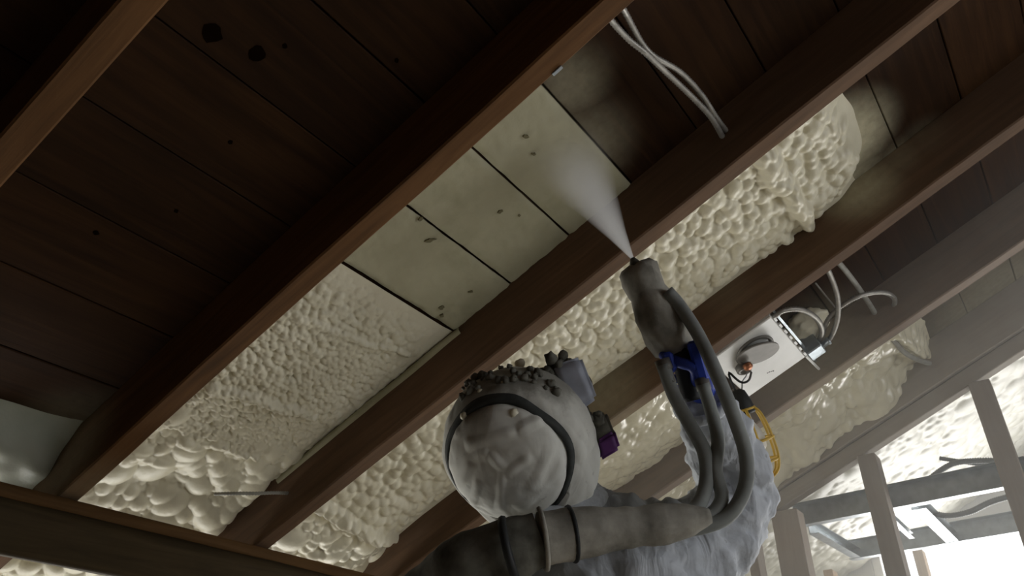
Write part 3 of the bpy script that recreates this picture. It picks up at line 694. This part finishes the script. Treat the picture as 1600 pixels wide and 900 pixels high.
for v in bm.verts:
    q = v.co.normalized(); an = math.acos(max(-1, min(1, q.dot(rax))))
    r = HR
    r *= 1-.07*math.exp(-((an-ring_a)/.10)**2)      # squeezed by the headband
    az = math.atan2(q.dot(AX), q.dot(-AY))
    w = math.exp(-((an-.62)/.42)**2)
    fold = abs(noise.noise(q*1.9+Vector((3, 1, 2))))
    r += HR*(.035*fold+.03*w+.008*noise.noise(q*7)+.012*abs(noise.noise(q*4.3)))
    p0 = HC+q*HR; cz = 0
    for A_, B_, wd, hh in CREASE:
        ab = B_-A_; kk = max(0, min(1, (p0-A_).dot(ab)/ab.length_squared)); ds = (p0-A_-ab*kk).length
        cz = max(cz, hh*1.15*max(0, 1-ds/(wd*1.15))*(1-abs(2*kk-1)**3))
    r += cz
    # drape towards the shoulders
    dn = q.dot((AY*.8+AX*.45).normalized())
    if dn > .45 and an > ring_a: r += HR*.35*(dn-.45)
    v.co = HC+q*r
bm.verts.index_update()
hb = MB().add([v.co.copy() for v in bm.verts], [[v.index for v in f.verts] for f in bm.faces]); bm.free()
hood = build('hood', hb, 'hood', person, True, label='dusty white hood gathered by a dark elastic band')
# headband: flat strip lying on the hood
bx_ = (AX-rax*AX.dot(rax)).normalized(); by_ = rax.cross(bx_)
hbm = MB(); vs = []; N = 72
for i in range(N):
    a = 2*math.pi*i/N; rd = bx_*math.cos(a)+by_*math.sin(a); wv = .010*noise.noise((math.cos(a)*1.5, math.sin(a)*1.5, 2))
    wd = .0085+.003*math.sin(a-.6)
    for da, rr in ((-wd/HR, .975), (-wd/HR*.8, 1.01), (wd/HR*.8, 1.01), (wd/HR, .965)):
        an = ring_a+wv/HR+da; vs.append(HC+(rax*math.cos(an)+rd*math.sin(an))*HR*rr*1.0)
hbm.add(vs, [[i*4+k, i*4+(k+1) % 4, ((i+1) % N)*4+(k+1) % 4, ((i+1) % N)*4+k] for i in range(N) for k in range(4)])
build('headband', hbm, 'strap', person, True, label='dark grey elastic headband')
# caked dust along the upper hood
dm_ = MB()
for i in range(48):
    x = random.uniform(712, 872); y = 634-56*math.sin(math.pi*min(1, max(0, (x-700)/200)))**.7+random.uniform(-5, 16)
    rr = ray(x, y); oc = CAM-HC; b_q = rr.dot(oc)/rr.length_squared; dc = b_q**2-(oc.length_squared-(HR*1.02)**2)/rr.length_squared
    dm_.blob(CAM+rr*(-b_q-math.sqrt(max(dc, 0))), random.uniform(.003, .009), .5, 2.4, 2, (1, 1, 1), i)
build('caked_dust', dm_, 'dirty', hood, True, label='dark grey caked dust', kind='stuff')
for (x, y, r, s) in ((803, 646, .0085, 1), (725, 650, .007, 2), (750, 611, .0045, 3), (813, 568, .010, 4), (772, 695, .003, 5), (858, 752, .003, 6), (786, 598, .005, 7)):
    q = P(x, y, ZB-.12) ; rr = ray(x, y); oc = CAM-HC; b_q = rr.dot(oc)/rr.length_squared; disc = b_q**2-(oc.length_squared-(HR*1.0)**2)/rr.length_squared
    kz = -b_q-math.sqrt(disc) if disc > 0 else ZB+.04
    build('foam_speck', MB().blob(CAM+rr*kz, r, .3, 2, 2, (1, 1, 1), s), 'foam', hood, True)
# head with its face, inside the hood opening, under a full respirator
hd = MB().blob(HC+facev*.045, .095, .02, 1, 4, (1, 1, 1.12), 3); build('head', hd, 'skin', person, True)
resp = build('respirator', MB().blob(HC+facev*.10+AY*.02, .075, .05, 1.2, 4, (1, 1, 1), 5), 'black', person, True)
build('lens', MB().blob(HC+facev*.125-AY*.03, .062, .02, 1, 3, (1, 1, .75), 6), 'lens', resp, True)
def cartridge(c4, z0, z1, depth, m, label, seed):
    ps = [P(x, y, z) for (x, y), z in zip(c4, (z0, z0, z1, z1))]; nrm = (ps[1]-ps[0]).cross(ps[3]-ps[0]).normalized()
    if nrm.dot(AZ) < 0: nrm = -nrm
    bm = bmesh.new(); v = [bm.verts.new(p) for p in ps]+[bm.verts.new(p+nrm*depth) for p in ps]
    for f in ((0, 1, 2, 3), (7, 6, 5, 4), (0, 4, 5, 1), (1, 5, 6, 2), (2, 6, 7, 3), (3, 7, 4, 0)): bm.faces.new([v[i] for i in f])
    bmesh.ops.recalc_face_normals(bm, faces=bm.faces[:])
    bmesh.ops.bevel(bm, geom=bm.edges[:]+bm.verts[:], offset=.006, segments=2, affect='EDGES'); bmesh.ops.subdivide_edges(bm, edges=bm.edges[:], cuts=3, use_grid_fill=True)
    for w in bm.verts: w.co += nrm*.002*noise.noise(w.co*60)
    bm.verts.index_update(); mb = MB().add([w.co.copy() for w in bm.verts], [[w.index for w in f.verts] for f in bm.faces]); bm.free()
    return build('filter_cartridge', mb, m, resp, True, label=label)
cartridge(((860, 572), (908, 556), (934, 622), (892, 652)), ZB-.01, ZB-.03, .045, 'filter', 'silver-blue filter cartridge with caked dust', 1)
cartridge(((904, 662), (948, 643), (966, 690), (930, 722)), ZB+.01, ZB+.0, .05, 'dirty', 'dust-caked filter cartridge', 2)
cartridge(((932, 690), (961, 672), (971, 702), (938, 722)), ZB-.004, ZB-.004, .05, 'purple', 'purple end of the lower filter cartridge', 3)
cd_ = MB()
for i in range(60):
    x, y = random.choice(((850, 580), (868, 566), (885, 561), (858, 600), (874, 625), (905, 655), (925, 650), (912, 675), (890, 645)))
    cd_.blob(P(x+random.uniform(-11, 11), y+random.uniform(-9, 9), ZB-.012+random.uniform(0, .02)), random.uniform(.004, .013), .5, 2.4, 2, (1, 1, 1), i)
build('caked_dust', cd_, 'dirty', resp, True, label='dark grey caked dust', kind='stuff')
# collar folds of the suit below the hood
col = MB().tube(spline([P(800, 815, ZB-.05), P(850, 812, ZB-.09), P(905, 800, ZB-.07), P(935, 775, ZB-.02)], .02), .022, 10)
build('collar', col, 'suit', person, True)
# blue glove closed on the gun handle
hc = P(1070, 580, ZB-.01); ha = (P(1080, 622, ZB-.02)-P(1058, 545, ZB+.0)).normalized()
cdir = (CAM-hc).normalized(); cdir = (cdir-ha*cdir.dot(ha)).normalized(); sdv = ha.cross(cdir)
if sdv.dot(AX) < 0: sdv = -sdv
def hp(al, ang, r): a = math.radians(ang); return hc+ha*al+(sdv*math.cos(a)+cdir*math.sin(a))*r
gn = {'wrist': (P(1093, 622, ZB+.02), .028), 'p1': (hp(.018, 25, .036), (.026, .022)), 'p2': (hp(-.012, 15, .038), (.028, .02))}
ge = [('wrist', 'p1'), ('p1', 'p2')]
for k, (al, ln) in enumerate(((-.034, 1.0), (-.013, 1.08), (.008, 1.0), (.027, .82))):
    prev = 'p2' if k < 2 else 'p1'
    for j, ang in enumerate((-10, -60, -115, -165)):
        nm = f'f{k}{j}'; gn[nm] = (hp(al, ang*ln if j else -10, .035 if j else .037), .0112-.0008*j); ge.append((prev, nm)); prev = nm
for j, (al, ang, r) in enumerate(((.0, 60, .040), (-.016, 100, .036), (-.032, 140, .034), (-.043, 168, .033))):
    gn[f't{j}'] = (hp(al, ang, r), .0115-.0008*j); ge.append(('p1' if j == 0 else f't{j-1}', f't{j}'))
skin_obj('glove', gn, ge, 'blue', person, 'p1', 2)['label'] = 'blue glove closed round the gun handle'
lh = nodes['lh'][0]; gl_n = {'p0': (lh, .028), 'p1': (lh+fwd*.05, (.035, .02))}; gl_e = [('p0', 'p1')]
for k in range(4):
    b0 = lh+fwd*.085+sdir*(.030-.02*k)
    gl_n[f'f{k}0'] = (b0, .0095); gl_n[f'f{k}1'] = (b0+fwd*.03+Vector((0, 0, -.012)), .009); gl_n[f'f{k}2'] = (b0+fwd*.035+Vector((0, 0, -.04)), .0082)
    gl_e += [('p1', f'f{k}0'), (f'f{k}0', f'f{k}1'), (f'f{k}1', f'f{k}2')]
gl_n['t0'] = (lh+fwd*.035+sdir*.045, .011); gl_n['t1'] = (lh+fwd*.065+sdir*.058+Vector((0, 0, -.015)), .0098); gl_e += [('p0', 't0'), ('t0', 't1')]
skin_obj('glove', gl_n, gl_e, 'blue', person, 'p1', 2)
build('cuff', MB().torus(P(1096, 628, ZB+.02), (P(1126, 695, ZB+.09)-P(1096, 628, ZB+.02)), .046, .010, 24, 8), 'suit', person, True)

# ------------------------------------------------------------------ spray gun, hoses, mist
g0, g1 = P(1001, 432, ZB+.05), P(1052, 545, ZB+.0)
gax = (g1-g0).normalized(); GL = (g1-g0).length
gun = thing('spray_gun', 'dust-caked grey spray gun with blue sides pointing up at the boards', 'spray gun', g1)
def wob_lathe(prof, c, axis, n=28, amp=.0025):
    mb = MB().lathe(prof, c, axis, n)
    for i, v in enumerate(mb.v): mb.v[i] = v+Vector((noise.noise(v*45), noise.noise(v*45+Vector((9, 0, 0))), noise.noise(v*45+Vector((0, 9, 0)))))*amp
    return mb
pr = [(.012, -.024), (.028, -.022), (.035, -.014), (.038, .004), (.037, .03), (.035, .04), (.040, .055), (.043, .08), (.044, .10), (.042, .125), (.036, GL), (.02, GL+.012)]
build('barrel', wob_lathe(pr, g0, gax, 28, .008), 'dirty2', gun, True)
build('nozzle', MB().lathe([(.012, 0), (.010, .012), (.005, .022), (.002, .022)], g0-gax*.018, -gax, 16), 'dirty', gun, True)
build('handle', MB().tube(spline([g1-gax*.02, hc-ha*.02, hc+ha*.03, hc+ha*.055], .008), .019, 12), 'black', gun, True)
build('side_block', MB().box((-.011, -.034, -.02), (.011, .040, .02), Matrix.Translation(P(1090, 562, ZB-.035)) @ Matrix((sdv, -ha*-1, cdir)).transposed().to_4x4(), .005), 'blue', gun, label='blue side block')
build('side_block', MB().box((-.010, -.018, -.016), (.010, .018, .016), Matrix.Translation(P(1046, 566, ZB-.03)) @ Matrix((sdv, ha, cdir)).transposed().to_4x4(), .005), 'blue', gun, label='blue side block')
build('trigger', MB().tube(spline([hc-ha*.035-cdir*.045, hc-ha*.005-cdir*.055, hc+ha*.02-cdir*.048], .006), .005, 8), 'grey_metal', gun, True)
build('hose_fitting', MB().lathe([(.014, 0), (.014, .02), (.011, .022), (.011, .045)], P(1034, 562, ZB-.045), (P(1052, 610, ZB-.06)-P(1034, 562, ZB-.045)), 12), 'grey_metal', gun, True)
build('hose_fitting', MB().lathe([(.013, 0), (.013, .02), (.010, .022), (.010, .04)], P(1096, 592, ZB-.05), (P(1108, 640, ZB-.07)-P(1096, 592, ZB-.05)), 12), 'grey_metal', gun, True)
def hose(label, pts, r, m='hose', name='spray_hose'):
    sp = spline(pts, .01); n = len(sp)
    rr = r if hasattr(r, '__len__') else [r]*2
    rad = [float(np.interp(i/(n-1), np.linspace(0, 1, len(rr)), rr))*(1+.05*noise.noise(sp[i]*22)) for i in range(n)]
    return build(name, MB().tube(sp, rad, 14), m, None, True, origin=sp[-1], label=label, cat='hose', group='spray gun hoses')
zf = ZB-.16
hose('long grey hose arching from the gun down the outside of the raised sleeve', [P(1042, 455, ZB+.0), P(1062, 478, ZB-.01), P(1092, 525, ZB-.05), P(1122, 590, ZB-.10), P(1150, 660, ZB-.12), P(1166, 715, ZB-.13), P(1163, 765, ZB-.14), P(1135, 808, ZB-.15), P(1080, 826, ZB-.155), P(1010, 832, ZB-.16)], .0125)
hose('grey hose from the left side of the gun handle down the sleeve', [P(1036, 570, ZB-.05), P(1052, 615, ZB-.06), P(1076, 660, ZB-.08), P(1100, 705, ZB-.10), P(1104, 750, ZB-.12), P(1090, 790, ZB-.14), P(1050, 815, ZB-.15), P(1000, 826, ZB-.155)], .0125)
hose('grey hose from the right side of the gun handle, joining its twin', [P(1098, 600, ZB-.06), P(1112, 645, ZB-.07), P(1122, 690, ZB-.09), P(1118, 735, ZB-.115), P(1128, 780, ZB-.13), P(1100, 812, ZB-.145), P(1040, 826, ZB-.15)], [.0115, .012, .013])
bpts = [P(1110, 806, zf), P(1040, 818, zf), P(960, 826, zf-.01), P(900, 833, zf-.02), P(845, 842, zf-.03), P(790, 862, zf-.035), P(735, 890, zf-.03), P(690, 928, zf-.01), P(640, 985, zf)]
bun = thing('hose_bundle', 'thick dust-caked wrapped hose bundle lying across the shoulders', 'hose', P(900, 833, zf-.02), 'spray gun hoses')
sp = spline(bpts[:5], .008); build('taped_section', MB().tube(sp, [float(np.interp(i/(len(sp)-1), [0, .12, .3, .7, 1], [.012, .026, .033, .037, .042]))*(1+.14*noise.noise(p*20)+.06*noise.noise(p*60)) for i, p in enumerate(sp)], 18), 'dirty2', bun, True)
sp = spline(bpts[4:], .008); build('jacket', MB().tube(sp, [float(np.interp(i/(len(sp)-1), [0, .2, .6, 1], [.044, .050, .062, .072]))*(1+.12*noise.noise(p*18)+.05*noise.noise(p*50)) for i, p in enumerate(sp)], 20), 'dirty', bun, True, label='dark dust-caked outer jacket')
build('coupling', MB().torus(P(797, 860, zf-.05), (P(845, 842, zf-.03)-P(760, 866, zf-.03)), .048, .007, 30, 8), 'black', bun, True)
build('coupling', MB().torus(P(893, 834, zf-.02), (P(960, 826, zf)-P(845, 842, zf-.02)), .042, .004, 30, 8), 'black', bun, True)
build('coupling', MB().torus(P(848, 842, zf-.03), (P(960, 826, zf)-P(800, 848, zf-.02)), .047, .004, 30, 8), 'dirty2', bun, True)

# the jet of sprayed mist: a real volume between the nozzle and the boards
n0 = g0-gax*.04; hit = RP(884, 236, .012); max_ = (hit-n0); ML = max_.length; max_.normalize()
mist = MB().lathe([(.003, .0), (.020, ML*.2), (.05, ML*.5), (.085, ML*.78), (.11, ML*.95)], (0, 0, 0), (0, 0, 1), 28)
mo = build('spray_mist', mist, 'foam', None, True, label='pale cone of spray mist between the gun and the boards', cat='mist')
mo.location = n0; mo.rotation_euler = max_.to_track_quat('Z', 'Y').to_euler()
mm = bpy.data.materials.new('mist_volume'); mm.use_nodes = True; t = mm.node_tree; t.nodes.remove(t.nodes['Principled BSDF'])
vs_ = nd(t, 'ShaderNodeVolumeScatter'); vs_.inputs['Color'].default_value = (.97, .97, .97, 1); vs_.inputs['Anisotropy'].default_value = .4
tc = nd(t, 'ShaderNodeTexCoord'); sx = nd(t, 'ShaderNodeSeparateXYZ'); t.links.new(tc.outputs['Object'], sx.inputs[0])
rad = math_(t, 'SQRT', math_(t, 'ADD', math_(t, 'MULTIPLY', sx.outputs[0], sx.outputs[0]), math_(t, 'MULTIPLY', sx.outputs[1], sx.outputs[1])))
zz = math_(t, 'ADD', sx.outputs[2], .03)
q = math_(t, 'DIVIDE', rad, math_(t, 'MULTIPLY', zz, .11/ML))
fall = nd(t, 'ShaderNodeMapRange', interpolation_type='SMOOTHSTEP'); fall.inputs['From Min'].default_value = 1.0; fall.inputs['From Max'].default_value = .1; t.links.new(q, fall.inputs['Value'])
den = math_(t, 'MULTIPLY', fall.outputs[0], math_(t, 'DIVIDE', 1.5, math_(t, 'POWER', math_(t, 'ADD', zz, .02), 1.7)))
t.links.new(den, vs_.inputs['Density']); t.links.new(vs_.outputs[0], t.nodes['Material Output'].inputs['Volume'])
mo.data.materials.clear(); mo.data.materials.append(mm)

# spray haze hanging in the air on the window side of the room
hz = build('haze', MB().box((2.2, YMIN+.02, .9), (XMAX-.03, 2.4, 3.9)), 'foam', None, label='thin pale spray haze hanging in the air towards the window', cat='haze', kind='stuff')
hm = bpy.data.materials.new('haze_volume'); hm.use_nodes = True; t = hm.node_tree; t.nodes.remove(t.nodes['Principled BSDF'])
hv = nd(t, 'ShaderNodeVolumeScatter'); hv.inputs['Color'].default_value = (.95, .96, .95, 1); hv.inputs['Density'].default_value = HAZE; hv.inputs['Anisotropy'].default_value = .2
t.links.new(hv.outputs[0], t.nodes['Material Output'].inputs['Volume']); hz.data.materials.clear(); hz.data.materials.append(hm)
